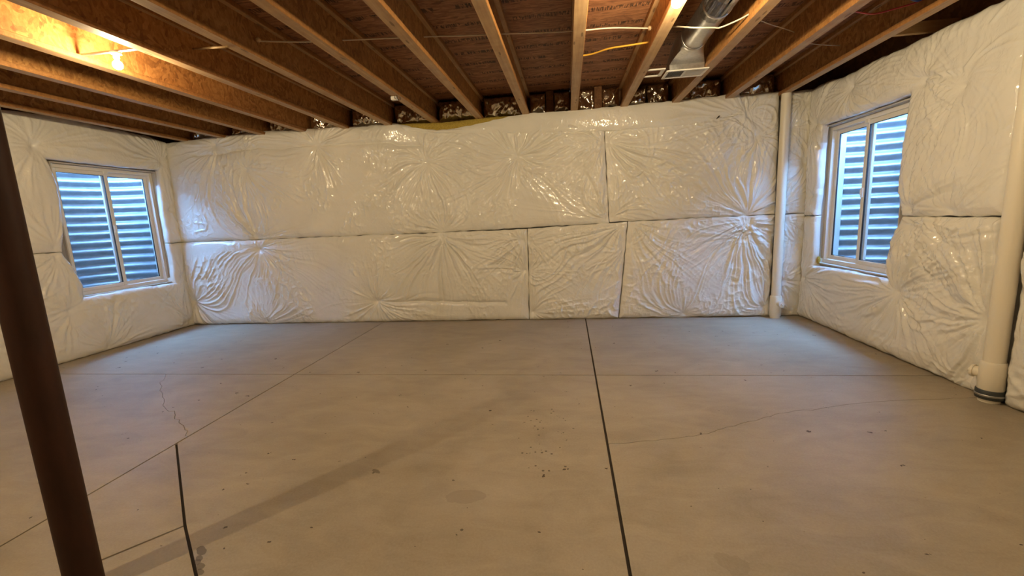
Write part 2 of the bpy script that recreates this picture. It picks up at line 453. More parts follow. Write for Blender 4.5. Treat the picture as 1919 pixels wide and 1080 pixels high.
panels = [
    [(xl, YJ), (XA, YJ), (XA, yt), (xl, yt)],
    [(XA, YJ), (XB, YJ), (XB, yt), (XA, yt)],
    [(XB, YJ), (xr, YJ), (xr, yt), (XB, yt)],
    [(xl, yb), (XA, yb), (XA, .80 + .02), (XA, P4[1]), (XA, 2.50)] + crackL[::-1][1:] + [(xl, YJ)],
    crackL + [(XA, YJ)],
    [P4, P5, P7, (XA, .82)],
    [P5, P6, P8, P7],
    [P4, (XA, 2.50), (XA, YJ), (XB, YJ), (XB, 2.53), (XB, yb), (P8[0], yb), P8, P6, P5],
    [(XA, yb), (P8[0], yb), P8, P7, (XA, .82)],
    crackR + [(xr, YJ), (XB, YJ)],
    [(XB, yb), (xr, yb)] + crackR[::-1],
]
cset = set(crackL) | set(crackR)
def inset(pts, wj, wc):
    n = len(pts); A = sum(pts[i][0] * pts[(i + 1) % n][1] - pts[(i + 1) % n][0] * pts[i][1] for i in range(n)); sg = 1 if A > 0 else -1
    out = []
    for i in range(n):
        p0, p1, p2 = (Vector(pts[(i + k) % n]) for k in (-1, 0, 1))
        def nw(a, b_):
            t = (b_ - a).normalized(); return Vector((-t.y, t.x)) * sg, (wc if (tuple(a) in cs and tuple(b_) in cs) else wj(a, b_))
        cs = csr
        n1, w1 = nw(p0, p1); n2, w2 = nw(p1, p2)
        den = 1 + n1.dot(n2)
        if den < .3 or abs(w1 - w2) > 1e-6 and n1.cross(n2) == 0: q = p1 + (n1 * w1 + n2 * w2) * .5
        else:
            c = n1.x * n2.y - n1.y * n2.x
            if abs(c) < 1e-3: q = p1 + n1 * max(w1, w2)
            else:
                q = p1 + Vector(((w1 * n2.y - w2 * n1.y) / c, (n1.x * w2 - n2.x * w1) / c))
                if (q - p1).length > .03: q = p1 + (n1 * w1 + n2 * w2) * .5
        out.append((q.x, q.y))
    return out if sg > 0 else out[::-1]
csr = {tuple(Vector(c)) for c in cset}
def wj(a, b_):
    if abs(a.x - b_.x) < 1e-3 and abs(a.x - XB) < 1e-3: return .0075     # widest joint
    if abs(a.x - b_.x) < 1e-3: return .0056
    if abs(a.y - b_.y) < 1e-3: return .0050
    return .0065
for pn in panels:
    q = inset(pn, wj, .0016); n = len(q); c = .003
    V = [(x, y, -.0125) for x, y in q] + [(x, y, 0) for x, y in q]
    F = [tuple(range(n, 2 * n))] + [(i, (i + 1) % n, n + (i + 1) % n, n + i) for i in range(n)]
    mesh_obj('slab_panel', V, F, M['floor'], fl)

# ------------------------------------------------------------------ insulation blankets
def seg_dist(U, V, poly_):
    """signed distance (positive inside) to a closed outline, and the nearest outline point"""
    P = np.array(poly_, float); n = len(P); best = np.full(U.shape, 1e9); bu = np.zeros_like(U); bv = np.zeros_like(V); inside = np.zeros(U.shape, bool)
    for i in range(n):
        a = P[i]; b_ = P[(i + 1) % n]; d = b_ - a; L2 = d @ d
        if L2 < 1e-12: continue
        t = np.clip(((U - a[0]) * d[0] + (V - a[1]) * d[1]) / L2, 0, 1)
        pu = a[0] + t * d[0]; pv = a[1] + t * d[1]; q = (U - pu) ** 2 + (V - pv) ** 2
        mk = q < best; best = np.where(mk, q, best); bu = np.where(mk, pu, bu); bv = np.where(mk, pv, bv)
        if abs(d[1]) > 1e-12:
            cr = ((a[1] > V) != (b_[1] > V)) & (U < (b_[0] - a[0]) * (V - a[1]) / d[1] + a[0]); inside ^= cr
    return np.where(inside, 1, -1) * np.sqrt(best), bu, bv
def wobble(pl, amp, seed, step=.06):
    out = []; rs = np.random.RandomState(seed)
    n = len(pl)
    for i in range(n):
        a = np.array(pl[i], float); b_ = np.array(pl[(i + 1) % n], float); Ln = np.linalg.norm(b_ - a); k = max(1, int(Ln / step)); t = (b_ - a) / max(Ln, 1e-9); nn = np.array([-t[1], t[0]])
        for j in range(k):
            p = a + (b_ - a) * j / k
            if j: p = p + nn * rs.uniform(-amp, amp)
            out.append(tuple(p))
    return out

def blanket(name, label, to_world, outline, pins, seed, res=.0072, T=.055, creases=(), deep=None, group=None, fan=1.0, base=.0, edge=.034, amp=.006, skirt=.064, crum=1.0, flip=False):
    ol = wobble(outline, amp, seed)
    A = np.array(ol); u0, v0 = A.min(0); u1, v1 = A.max(0)
    nu = int((u1 - u0) / res) + 2; nv = int((v1 - v0) / res) + 2
    us = u0 + np.arange(nu) * res; vs = v0 + np.arange(nv) * res
    U, V = np.meshgrid(us, vs, indexing='ij')
    sd, bu, bv = seg_dist(U, V, ol)
    ok = sd > -res * .35
    cell = ok[:-1, :-1] & ok[1:, :-1] & ok[:-1, 1:] & ok[1:, 1:]
    cnt = np.zeros(U.shape, int)
    cnt[:-1, :-1] += cell; cnt[1:, :-1] += cell; cnt[:-1, 1:] += cell; cnt[1:, 1:] += cell
    bd = (cnt > 0) & (cnt < 4)
    sdp = np.maximum(sd, 0)
    # ---- height field
    rs = np.random.RandomState(seed)
    wu = U + .022 * vnoise(U * 3.3, V * 3.3, seed + 1) + .008 * vnoise(U * 9, V * 9, seed + 2)
    wv = V + .022 * vnoise(U * 3.3 + 40, V * 3.3, seed + 3) + .008 * vnoise(U * 9, V * 9 + 31, seed + 4)
    f1 = .2 + .8 * (1 - np.exp(-sdp / edge))
    dim = np.ones_like(U); rmin = np.full(U.shape, 9.)
    fx = np.zeros_like(U); fy = np.zeros_like(U); phi = np.zeros_like(U)
    for (pu, pv, s, *_) in pins:
        du = wu - pu; dv = wv - pv; r2 = du * du + dv * dv + 1e-6
        phi += s * np.arctan2(dv, du); fx += s * du / r2; fy += s * dv / r2
        r = np.sqrt(r2); rmin = np.minimum(rmin, r)
        dim *= 1 - .8 * np.exp(-r / .055) - .15 * np.exp(-(r / .2) ** 2)
    for cl in creases:
        cd = np.full(U.shape, 9.)
        for i in range(len(cl) - 1):
            a = np.array(cl[i]); b_ = np.array(cl[i + 1]); d = b_ - a
            t = np.clip(((wu - a[0]) * d[0] + (wv - a[1]) * d[1]) / (d @ d), 0, 1)
            cd = np.minimum(cd, np.hypot(wu - a[0] - t * d[0], wv - a[1] - t * d[1]))
        dim *= 1 - .75 * np.exp(-cd / .022)
    g = np.sqrt(fx * fx + fy * fy) + 1e-4
    h = T * f1 * dim * (1 + .22 * vnoise(U * 1.7, V * 1.7, seed + 5) + .12 * vnoise(U * 4, V * 4, seed + 6))
    W = np.zeros_like(U); wsum = np.zeros_like(U) + 1e-6
    T1 = np.random.RandomState(seed + 900).rand(len(pins) + 1, 4, 256) * 2 - 1
    def ring_noise(row, oct_, th, n):
        x = (th / (2 * PI) % 1.0) * n; xi = np.floor(x).astype(int); f = x - xi; f = f * f * (3 - 2 * f)
        Tq = T1[row, oct_]; return Tq[xi % n] * (1 - f) + Tq[(xi + 1) % n] * f
    for q, (pu, pv, s, *ex) in enumerate(pins):
        ex = ex[0] if ex else 1.0
        du = wu - pu; dv = wv - pv; r = np.hypot(du, dv) + 1e-4
        th = np.arctan2(dv, du) + .10 * vnoise(U * 2.0 + q * 5, V * 2.0, seed + 20 + q)
        Lr = .16 + .30 * np.clip(.55 + .9 * ring_noise(q, 2, th, 9), 0, 1.3)          # each fold has its own reach
        wt = np.exp(-r / (Lr * (.5 + .5 * ex)))
        acc = np.zeros_like(U)
        for oc, (n, k) in enumerate(((38, 1.0), (76, .8), (132, .6))):
            lam = 2 * PI * r / n * 1.6
            win = sstep(.012, .026, lam) * (1 - sstep(.10, .22, lam))
            rd = 1 - np.abs(ring_noise(q, oc if oc < 2 else 3, th, n)) * 2.2
            acc += k * np.minimum(lam, .075) * .20 * win * np.sign(rd) * np.abs(rd) ** 1.3
        W += ex * acc * wt * np.clip(.5 + .8 * ring_noise(q, 2, th + 2.1, 7), .15, 1.2)
    # long folds running from pin to pin along the lines of pull
    for k, n in enumerate((12, 22, 38)):
        lam = 2 * PI / (n * g)
        win = sstep(.022, .04, lam) * (1 - sstep(.08, .16, lam))
        c = .5 + .5 * np.cos(n * phi + rs.rand() * 6.28 + 1.1 * vnoise(U * 2.2, V * 2.2, seed + 20 + k))
        msk = np.clip(.1 + 1.1 * vnoise(phi * 3.0 + 11 * k, rmin * 2.0 + k, seed + 30 + k), 0, 1.2)
        W += .13 * lam * win * (c ** 3 - .3) * msk * np.exp(-np.maximum(rmin - .08, 0) / .5)
    W *= 3.1 * fan * (1 - np.exp(-sdp / .02))
    W = .032 * np.tanh(W / .032)
    # fine crumples of the film
    c1 = 1 - np.abs(gnoise(wu * 9 + 3, wv * 7, seed + 50)) * 2.2; c2 = 1 - np.abs(gnoise(wu * 19, wv * 16 + 9, seed + 51)) * 2.2
    ms = sstep(-.25, .5, gnoise(U * 1.9 + 7, V * 2.2, seed + 52))
    C = crum * (.011 * np.clip(c1, 0, 1) ** 1.5 + .0045 * np.clip(c2, 0, 1) ** 2) * ms * f1
    # long soft folds
    Fo = .0022 * np.sin(34 * (wv + .25 * wu) + 3 * vnoise(U * 1.5, V * 1.5, seed + 60)) * sstep(0, .6, vnoise(U * 1.2, V * 1.5, seed + 61)) * f1
    h = h + W + C + Fo + base
    uu = np.where(bd, bu, U); vv_ = np.where(bd, bv, V)
    hh = np.where(bd, base + .010, h)
    # ---- mesh
    used = cnt > 0
    idx = np.full(U.shape, -1, int); idx[used] = np.arange(used.sum())
    pts = to_world(uu[used], vv_[used], hh[used])
    i, j = np.nonzero(cell)
    F = np.stack([idx[i, j], idx[i + 1, j], idx[i + 1, j + 1], idx[i, j + 1]], 1)
    # skirt along the rim
    def edges(mask_a, pa, pb):
        return np.stack([idx[pa][mask_a], idx[pb][mask_a]], 1)
    cp = np.pad(cell, 1)
    E = []
    iu, jv = np.nonzero(cp[1:-1, 1:-1] & ~cp[1:-1, :-2]); E.append(np.stack([idx[iu, jv], idx[iu + 1, jv]], 1))
    iu, jv = np.nonzero(cp[1:-1, 1:-1] & ~cp[1:-1, 2:]); E.append(np.stack([idx[iu + 1, jv + 1], idx[iu, jv + 1]], 1))
    iu, jv = np.nonzero(cp[1:-1, 1:-1] & ~cp[:-2, 1:-1]); E.append(np.stack([idx[iu, jv + 1], idx[iu, jv]], 1))
    iu, jv = np.nonzero(cp[1:-1, 1:-1] & ~cp[2:, 1:-1]); E.append(np.stack([idx[iu + 1, jv], idx[iu + 1, jv + 1]], 1))
    E = np.concatenate(E)
    rim = np.unique(E); U1 = uu[used][rim]; V1 = vv_[used][rim]; H1 = hh[used][rim]
    dp = np.full(len(rim), skirt)
    if deep is not None:
        dk, dd = deep(U1, V1); dp = np.where(dk, dd, dp)
    nb = len(pts); mp = {}
    m1 = to_world(U1, V1, H1 - dp * .5 + .004 * vnoise(U1 * 20, V1 * 20, seed + 70)); m2 = to_world(U1, V1, H1 - dp)
    rmap = np.full(nb, -1); rmap[rim] = np.arange(len(rim))
    a = rmap[E[:, 0]]; b_ = rmap[E[:, 1]]
    F2 = np.stack([E[:, 1], E[:, 0], nb + a, nb + b_], 1); F3 = np.stack([nb + b_, nb + a, nb + len(rim) + a, nb + len(rim) + b_], 1)
    FF = np.concatenate([F, F2, F3])
    if flip: FF = FF[:, ::-1]
    o = mesh_obj(name, np.concatenate([pts, m1, m2]), FF, M['film'], None, True)
    tag(o, label, 'insulation', group)
    return o

YF = D + .03            # rest plane of the back blanket
def tw_back(u, v, h): return np.stack([u, YF - h, v], 1)
def tw_left(u, v, h): return np.stack([XL - .03 + h, u, v], 1)
def tw_right(u, v, h): return np.stack([XR + .03 - h, u, v], 1)
GB = 'white faced insulation blankets on the walls'

blanket('insulation_blanket', 'long white insulation blanket forming the upper course of the back wall under the joists', tw_back,
        [(-5.725, 1.262), (-1.7, 1.246), (.535, 1.275), (.53, 1.32), (.49, 2.28), (.48, 2.62), (-.6, 2.60), (-1.1, 2.57), (-1.66, 2.555), (-2.0, 2.64), (-2.24, 2.712), (-2.7, 2.705), (-3.0, 2.712), (-3.6, 2.725), (-4.08, 2.738), (-4.75, 2.72), (-5.2, 2.70), (-5.71, 2.68)],
        [(-4.472, 2.246, 1, 1.3), (-3.392, 2.474, -1, 1.2), (-1.854, 2.197, 1, 2.2), (-.643, 2.177, -1, 1.5), (.47, 2.275, 1), (.50, 1.33, -1, 1.3), (-4.44, 1.28, -1), (-4.9, 2.60, 1), (-1.7, 1.26, -1, .35)], 11, T=.055,
        creases=[[(-5.2, 2.46), (-4.5, 2.50), (-3.4, 2.49), (-2.4, 2.46), (-1.9, 2.40)]], group=GB, fan=1.15)
blanket('insulation_blanket', 'shorter white insulation blanket of the upper course, between vertical seam and corner pipe', tw_back,
        [(.542, 1.285), (2.545, 1.295), (2.54, 2.2), (2.53, 2.735), (2.1, 2.73), (2.02, 2.66), (.487, 2.62), (.497, 2.28), (.537, 1.33)],
        [(.55, 2.275, 1, 2.0), (.57, 1.33, -1), (2.205, 1.30, 1), (2.30, 2.238, -1, 1.3), (2.157, 2.47, 1), (1.0, 1.95, -1, .3)], 23, T=.05, group=GB, fan=1.0)
blanket('insulation_blanket', 'widest white insulation blanket of the lower course, resting along the back wall floor', tw_back,
        [(-5.725, .006), (-3.0, .004), (-.56, .004), (-.545, .7), (-.54, 1.243), (-1.7, 1.243), (-3.16, 1.250), (-5.725, 1.256)],
        [(-4.439, 1.109, 1), (-5.63, .367, -1), (-1.698, 1.20, -1), (-2.742, .307, 1), (-.575, .70, -1), (-.60, 1.09, 1), (-4.5, .03, -1)], 37, T=.06,
        creases=[[(-1.705, 1.22), (-1.74, .7), (-1.775, .31)], [(-2.742, .307), (-1.77, .30), (-.9, .27)]], group=GB, fan=1.15)
blanket('insulation_blanket', 'crumpled white insulation blanket of the lower back course, between two close vertical joints', tw_back,
        [(-.55, .004), (.645, .004), (.70, .6), (.765, 1.280), (.3, 1.268), (-.53, 1.247)],
        [(-.53, 1.08, 1), (-.545, .70, -1), (.69, 1.25, -1), (.74, 1.0, 1), (-.5, .12, -1)], 41, T=.05, group=GB, fan=1.1, crum=1.7)
blanket('insulation_blanket', 'bluish-lit white insulation blanket of the lower course, ending at the corner pipe', tw_back,
        [(.655, .004), (2.538, .006), (2.542, .7), (2.545, 1.292), (.775, 1.283), (.715, .6)],
        [(.80, 1.25, 1), (.785, 1.0, -1), (2.18, 1.235, 1), (2.19, 1.01, 1), (1.5, .03, -1, .5), (2.46, .12, -1)], 53, T=.055,
        creases=[[(2.19, 1.24), (2.19, 1.0)]], group=GB, fan=1.2, crum=1.2)
blanket('insulation_blanket', 'narrow white insulation strip behind the corner pipe, below the mid-height seam', tw_back,
        [(2.598, .01), (2.895, .01), (2.895, 1.29), (2.596, 1.285)], [(2.64, 1.2, 1), (2.85, .9, -1), (2.66, .45, 1), (2.8, .05, -1)], 61, T=.045, group=GB, fan=1.1)
blanket('insulation_blanket', 'narrow white insulation strip behind the corner pipe, above the mid-height seam', tw_back,
        [(2.596, 1.295), (2.895, 1.295), (2.90, 2.73), (2.592, 2.725)], [(2.64, 1.4, -1), (2.85, 1.9, 1), (2.65, 2.3, -1), (2.8, 2.6, 1)], 67, T=.045, group=GB, fan=1.0)
blanket('insulation_flap', 'smooth white film flap folded along the top of the back wall, dipping over yellow fiberglass', tw_back,
        [(-2.15, 2.655), (-2.1, 2.60), (-1.65, 2.535), (-1.239, 2.497), (-.404, 2.453), (.534, 2.421), (1.494, 2.418), (1.9, 2.48), (2.13, 2.56), (2.06, 2.735), (1.364, 2.712), (.274, 2.690), (-.45, 2.694), (-.669, 2.678), (-1.089, 2.618), (-1.4, 2.580), (-1.66, 2.572), (-1.9, 2.615)],
        [(2.1, 2.5, 1), (-2.0, 2.62, -1)], 71, T=.022, base=.050, edge=.03, fan=.7, crum=.35, skirt=.11)

def tear(parent, pts, y):
    n = len(pts); V = [(a, y, c) for a, c in pts] + [(a, y + .004, c) for a, c in pts]
    mesh_obj('tear', V, [tuple(range(n))[::-1], tuple(range(n, 2 * n))] + [(i, (i + 1) % n, n + (i + 1) % n, n + i) for i in range(n)], M['strap'], parent)
BLK = {o['label']: o for o in COL.objects if 'label' in o.keys()}
fp = [o for o in COL.objects if o.name == 'insulation_flap'][0]
tear(fp, [(1.80, 2.455), (1.835, 2.475), (1.845, 2.50), (1.825, 2.492), (1.81, 2.475)], YF - .083)
y_in = lambda u, v: ((u > 4.2) & (u < 5.64) & (v > .62) & (v < .76), .125)
# side walls: blankets cut around the windows
blanket('insulation_blanket', 'white insulation blanket around the top of the window beside the dark red post', tw_left,
        [(1.6, 1.262), (4.25, 1.25), (4.30, 1.45), (4.325, 1.6), (4.342, 1.967), (4.315, 2.157), (4.286, 2.281), (4.9, 2.272), (5.645, 2.285), (5.615, 1.95), (5.60, 1.6), (5.605, 1.262), (5.825, 1.262), (5.83, 2.69), (5.57, 2.735), (5.0, 2.748), (4.43, 2.772), (3.95, 2.72), (1.6, 2.70)],
        [(4.188, 2.386, 1), (4.19, 1.30, -1), (5.70, 2.42, -1), (5.69, 1.75, 1), (2.9, 2.3, -1), (3.3, 1.35, 1)], 83, res=.0105, T=.05, deep=y_in, group=GB, fan=.55, crum=.4)
blanket('insulation_blanket', 'white insulation blanket below the window beside the dark red post, resting on the floor', tw_left,
        [(1.6, .006), (5.825, .006), (5.825, 1.256), (5.605, 1.256), (5.60, .682), (5.0, .70), (4.37, .695), (4.39, .84), (4.36, .95), (4.325, 1.07), (4.262, 1.19), (4.245, 1.246), (1.6, 1.256)],
        [(4.20, 1.18, 1), (4.18, .60, -1), (5.74, .08, 1), (5.69, .75, -1), (4.55, .05, 1), (3.2, .5, -1)], 89, res=.0105, T=.055, deep=y_in, group=GB, fan=.65, crum=.6)
blanket('insulation_blanket', 'white insulation blanket around the top of the window beside the corner pipe', tw_right,
        [(3.30, 1.262), (4.237, 1.262), (4.27, 1.36), (4.305, 1.5), (4.306, 1.79), (4.29, 2.09), (4.268, 2.278), (4.9, 2.27), (5.57, 2.278), (5.585, 1.95), (5.58, 1.69), (5.605, 1.262), (5.825, 1.262), (5.83, 2.735), (5.5, 2.735), (5.3, 2.70), (5.04, 2.69), (4.8, 2.705), (4.466, 2.69), (4.02, 2.69), (3.5, 2.675), (3.29, 2.67)],
        [(3.734, 2.205, 1), (4.14, 1.30, -1), (4.12, 2.34, 1), (5.05, 2.55, -1), (5.69, 2.3, 1), (3.76, 1.30, -1), (5.68, 1.5, -1)], 97, res=.008, T=.055, deep=y_in, group=GB, fan=.7, crum=.4, flip=True)
blanket('insulation_blanket', 'white insulation blanket below the window beside the corner pipe, with star folds', tw_right,
        [(3.30, .006), (5.825, .006), (5.825, 1.256), (5.60, 1.256), (5.592, .67), (5.0, .69), (4.31, .68), (4.356, .79), (4.345, .95), (4.325, 1.08), (4.26, 1.2), (4.235, 1.256), (3.30, 1.256)],
        [(4.13, 1.225, 1), (3.809, 1.078, -1), (4.165, .60, 1), (5.72, .5, -1), (3.34, .55, -1), (3.42, .1, 1)], 101, res=.008, T=.06, deep=y_in, group=GB, fan=1.15, crum=.7, flip=True)
blanket('insulation_blanket', 'white insulation blanket upper course, on the nearer side of the thick drain pipe', tw_right,
        [(.6, 1.262), (3.155, 1.262), (3.15, 2.67), (.6, 2.67)], [(2.2, 2.2, 1), (3.1, 1.9, -1), (2.0, 1.35, -1), (1.2, 2.0, 1)], 103, res=.014, T=.055, group=GB, flip=True)
blanket('insulation_blanket', 'white insulation blanket lower course, on the nearer side of the thick drain pipe', tw_right,
        [(.6, .006), (3.155, .006), (3.155, 1.256), (.6, 1.256)], [(2.2, 1.1, 1), (3.12, .75, 1), (2.6, .35, -1), (1.2, .7, -1)], 107, res=.014, T=.06, creases=[[(3.15, .78), (2.6, .76), (1.5, .75)]], group=GB, flip=True)

# yellow fiberglass bared at the top of the back wall and beside the window
def fiber_slab(name, x0, x1, zf, yfr, dy, label, seed):
    nx = int((x1 - x0) / .02); V = []; F = []
    prof = [(0, -.16), (-.006, -.10), (-.008, -.05), (0, -.012), (.02, 0), (dy, 0)]
    rs = np.random.RandomState(seed)
    for i in range(nx + 1):
        x = x0 + (x1 - x0) * i / nx; zt = zf(x)
        for (oy, oz) in prof: V.append((x, yfr + oy + rs.uniform(-.004, .004), zt + oz + rs.uniform(-.003, .003)))
    k = len(prof)
    for i in range(nx):
        for j in range(k - 1): F.append((i * k + j, (i + 1) * k + j, (i + 1) * k + j + 1, i * k + j + 1))
    o = mesh_obj(name, V, F, M['fiber'], None, True); return tag(o, label, 'insulation')
fiber_slab('fiberglass_batt', -2.35, -.45, lambda x: 2.692 + .010 * math.sin(x * 5), YF - .005, .09, 'yellow fiberglass batt bared in the dip of the film flap on the back wall', 3)
bb = MB(); rr = random.Random(9); V = []; F = []
for i in range(7):
    for j in range(10):
        A = 2 * PI * j / 10; t = i / 6 * PI; rr_ = 1 + rr.uniform(-.25, .25)
        V.append((XR + .075 + .022 * math.sin(t) * math.cos(A) * rr_, 5.575 + .03 * math.sin(t) * math.sin(A) * rr_, .735 + .045 * math.cos(t)))
for i in range(6):
    for j in range(10): F.append((i * 10 + j, i * 10 + (j + 1) % 10, (i + 1) * 10 + (j + 1) % 10, (i + 1) * 10 + j))
o = mesh_obj('fiberglass_tuft', V, F, M['fiber'], None, True); tag(o, 'small yellow fiberglass tuft in the lower corner of the window by the corner pipe', 'insulation')

# ------------------------------------------------------------------ windows
def window(n, X, sgn):
    """w = depth outward from the blanket face; sgn -1 for the wall at low x"""
    def B(mb, w0, w1, y0, y1, z0, z1, c=0):
        a, b_ = X + sgn * w0, X + sgn * w1; mb.box(min(a, b_), max(a, b_), y0, y1, z0, z1, c); return mb
    root = bpy.data.objects.new('window_%d' % n, None); COL.objects.link(root); root['kind'] = 'structure'
    y0, y1, z0, z1 = win_y0 + .004, win_y1 - .004, win_z0 + .004, win_z1 - .004
    mb = MB()                                  # treated buck lining the hole
    t = .012
    for a in ((y0, y0 + t, z0, z1), (y1 - t, y1, z0, z1), (y0 + t, y1 - t, z0, z0 + t), (y0 + t, y1 - t, z1 - t, z1)): B(mb, .072, .315, *a)
    mb.build('window_buck', M['buck'], root)
    y0 += t; y1 -= t; z0 += t; z1 -= t
    f = MB(); fw = .045
    for a in ((y0, y0 + fw, z0, z1), (y1 - fw, y1, z0, z1), (y0 + fw, y1 - fw, z0, z0 + fw), (y0 + fw, y1 - fw, z1 - fw, z1)): B(f, .135, .215, *a, .004)
    for a in ((y0 + fw, y1 - fw, z0 + fw, z0 + fw + .008), (y0 + fw, y1 - fw, z1 - fw - .008, z1 - fw)): B(f, .172, .180, *a)
    f.build('window_frame', M['vinyl'], root)
    iy0, iy1, iz0, iz1 = y0 + fw, y1 - fw, z0 + fw, z1 - fw; ym = (iy0 + iy1) / 2
    for (a, b_, w0) in ((iy0, ym + .028, .145), (ym - .028, iy1, .183)):
        s = MB(); sw = .045
        for q in ((a, a + sw, iz0, iz1), (b_ - sw, b_, iz0, iz1), (a + sw, b_ - sw, iz0, iz0 + sw), (a + sw, b_ - sw, iz1 - sw, iz1)): B(s, w0, w0 + .028, *q, .004)
        so = s.build('sash', M['vinyl'], root)
        g = MB(); e = .004
        for q in ((a + sw, a + sw + e, iz0 + sw, iz1 - sw), (b_ - sw - e, b_ - sw, iz0 + sw, iz1 - sw), (a + sw, b_ - sw, iz0 + sw, iz0 + sw + e), (a + sw, b_ - sw, iz1 - sw - e, iz1 - sw)): B(g, w0 + .006, w0 + .022, *q)
        g.build('gasket', M['seal'], so)
        B(MB(), w0 + .012, w0 + .016, a + sw + .001, b_ - sw - .001, iz0 + sw + .001, iz1 - sw - .001).build('pane', M['glass'], so)
    lk = B(MB(), .128, .145, ym - .014, ym + .014, 1.44, 1.54, .005); B(lk, .118, .130, ym - .007, ym + .007, 1.47, 1.525, .004)
    lk.build('sash_latch', M['vinyl'], root)
    B(MB(), .126, .150, ym - .03, ym + .03, iz1 - .03, iz1 + .01, .004).build('frame_clip', M['vinyl'], root)
    # corrugated well outside
    nu, nz = 64, 200; yc, hw, pr = (win_y0 + win_y1) / 2, .80, .86; V = []; F = []; zb, zt = .32, 2.52
    for i in range(nz + 1):
        z = zb + (zt - zb) * i / nz; off = .021 * math.sin(2 * PI * z / .122)
        for j in range(nu + 1):
            A = PI * j / nu; ca, sa = math.cos(A), math.sin(A)
            ex = 2.6; cx_ = math.copysign(abs(ca) ** (2 / ex), ca); sx_ = abs(sa) ** (2 / ex)
            V.append((X + sgn * (.325 + (pr + off) * sx_ + (.0 if sx_ > 0 else 0)), yc - (hw + off) * cx_, z))
    for i in range(nz):
        for j in range(nu): F.append((i * (nu + 1) + j, i * (nu + 1) + j + 1, (i + 1) * (nu + 1) + j + 1, (i + 1) * (nu + 1) + j))
    wt = thing('window_well', '', 'window well')
    ws = mesh_obj('corrugated_panel', V, F, M['steel_well'], wt, True)
    md = ws.modifiers.new('thickness', 'SOLIDIFY'); md.thickness = .003; md.offset = 1
    mb = MB(); pts = []
    for j in range(nu + 1):
        A = PI * j / nu; ca, sa = math.cos(A), math.sin(A); ex = 2.6
        pts.append((X + sgn * (.325 + pr * abs(sa) ** (2 / ex)), yc - hw * math.copysign(abs(ca) ** (2 / ex), ca), zt))
    mb.tube(pts, .014, 8).build('rolled_rim', M['steel_well'], wt, True)
    base = MB(); base.box(min(X + sgn * .33, X + sgn * 1.22), max(X + sgn * .33, X + sgn * 1.22), yc - .83, yc + .83, zb - .12, zb + .02)
    base.build('gravel_bed', M['concrete'], wt)
    return root, wt
w1, well1 = window(1, XL, -1)
w2, well2 = window(2, XR, 1)
well1['label'] = 'blue-lit corrugated steel window well seen through the window beside the dark red post'
well2['label'] = 'blue-lit corrugated steel window well seen through the window beside the corner pipe'
well1['group'] = well2['group'] = 'window wells outside the panes'

# ------------------------------------------------------------------ floor joists
JN = list(range(-9, 5))
order = {-9: 'wooden I-joist closest to the blanket of the wall with the dark red post',
         -8: 'second wooden I-joist out from the wall beside the dark red post',
         -7: 'wooden I-joist just wallward of the yellow-lit joist by the bulb above the post side',
         -6: 'wooden I-joist lit bright yellow by the bare bulb hung beside it',
         -5: 'wooden I-joist with the pale stick leaning on its web',
         -4: 'wooden I-joist with a tan cable grommet on its web',
         -3: 'wooden I-joist with the small white clip strapped under its lower flange',
         -2: 'wooden I-joist meeting the back wall at the end of the bared yellow fiberglass dip',
         -1: 'wooden I-joist next to the edge-on joist, on its side away from the bulb',
         0: 'wooden I-joist seen edge on, where yellow cable enters it',
         1: 'wooden I-joist carrying the bare bulb near the round duct',
         2: 'wooden I-joist yellow-lit by the bulb, touching the white register grille',
         3: 'wooden I-joist between the register joist and the one by the corner pipe',
         4: 'wooden I-joist ending above the white corner pipe, last before the wall'}
for k in JN:
    x = JX0 + k * JS; y0, y1 = YB, D + DW + .165
    t = thing('floor_joist', order[k], 'joist', (x, D, H), 'ceiling joists')
    for nm, bxx in (('bottom_flange', (-.0445, .0445, 0, .038)), ('top_flange', (-.0445, .0445, JD - .038, JD))):
        put(MB().box(x + bxx[0], x + bxx[1], y0, y1, H + bxx[2], H + bxx[3] - (.0005 if nm[0] == 't' else 0), .003).build(nm, M['flange']), t)
    put(MB().box(x - .0055, x + .0055, y0, y1, H + .036, H + JD - .036).build('web', M['osb_web']), t)

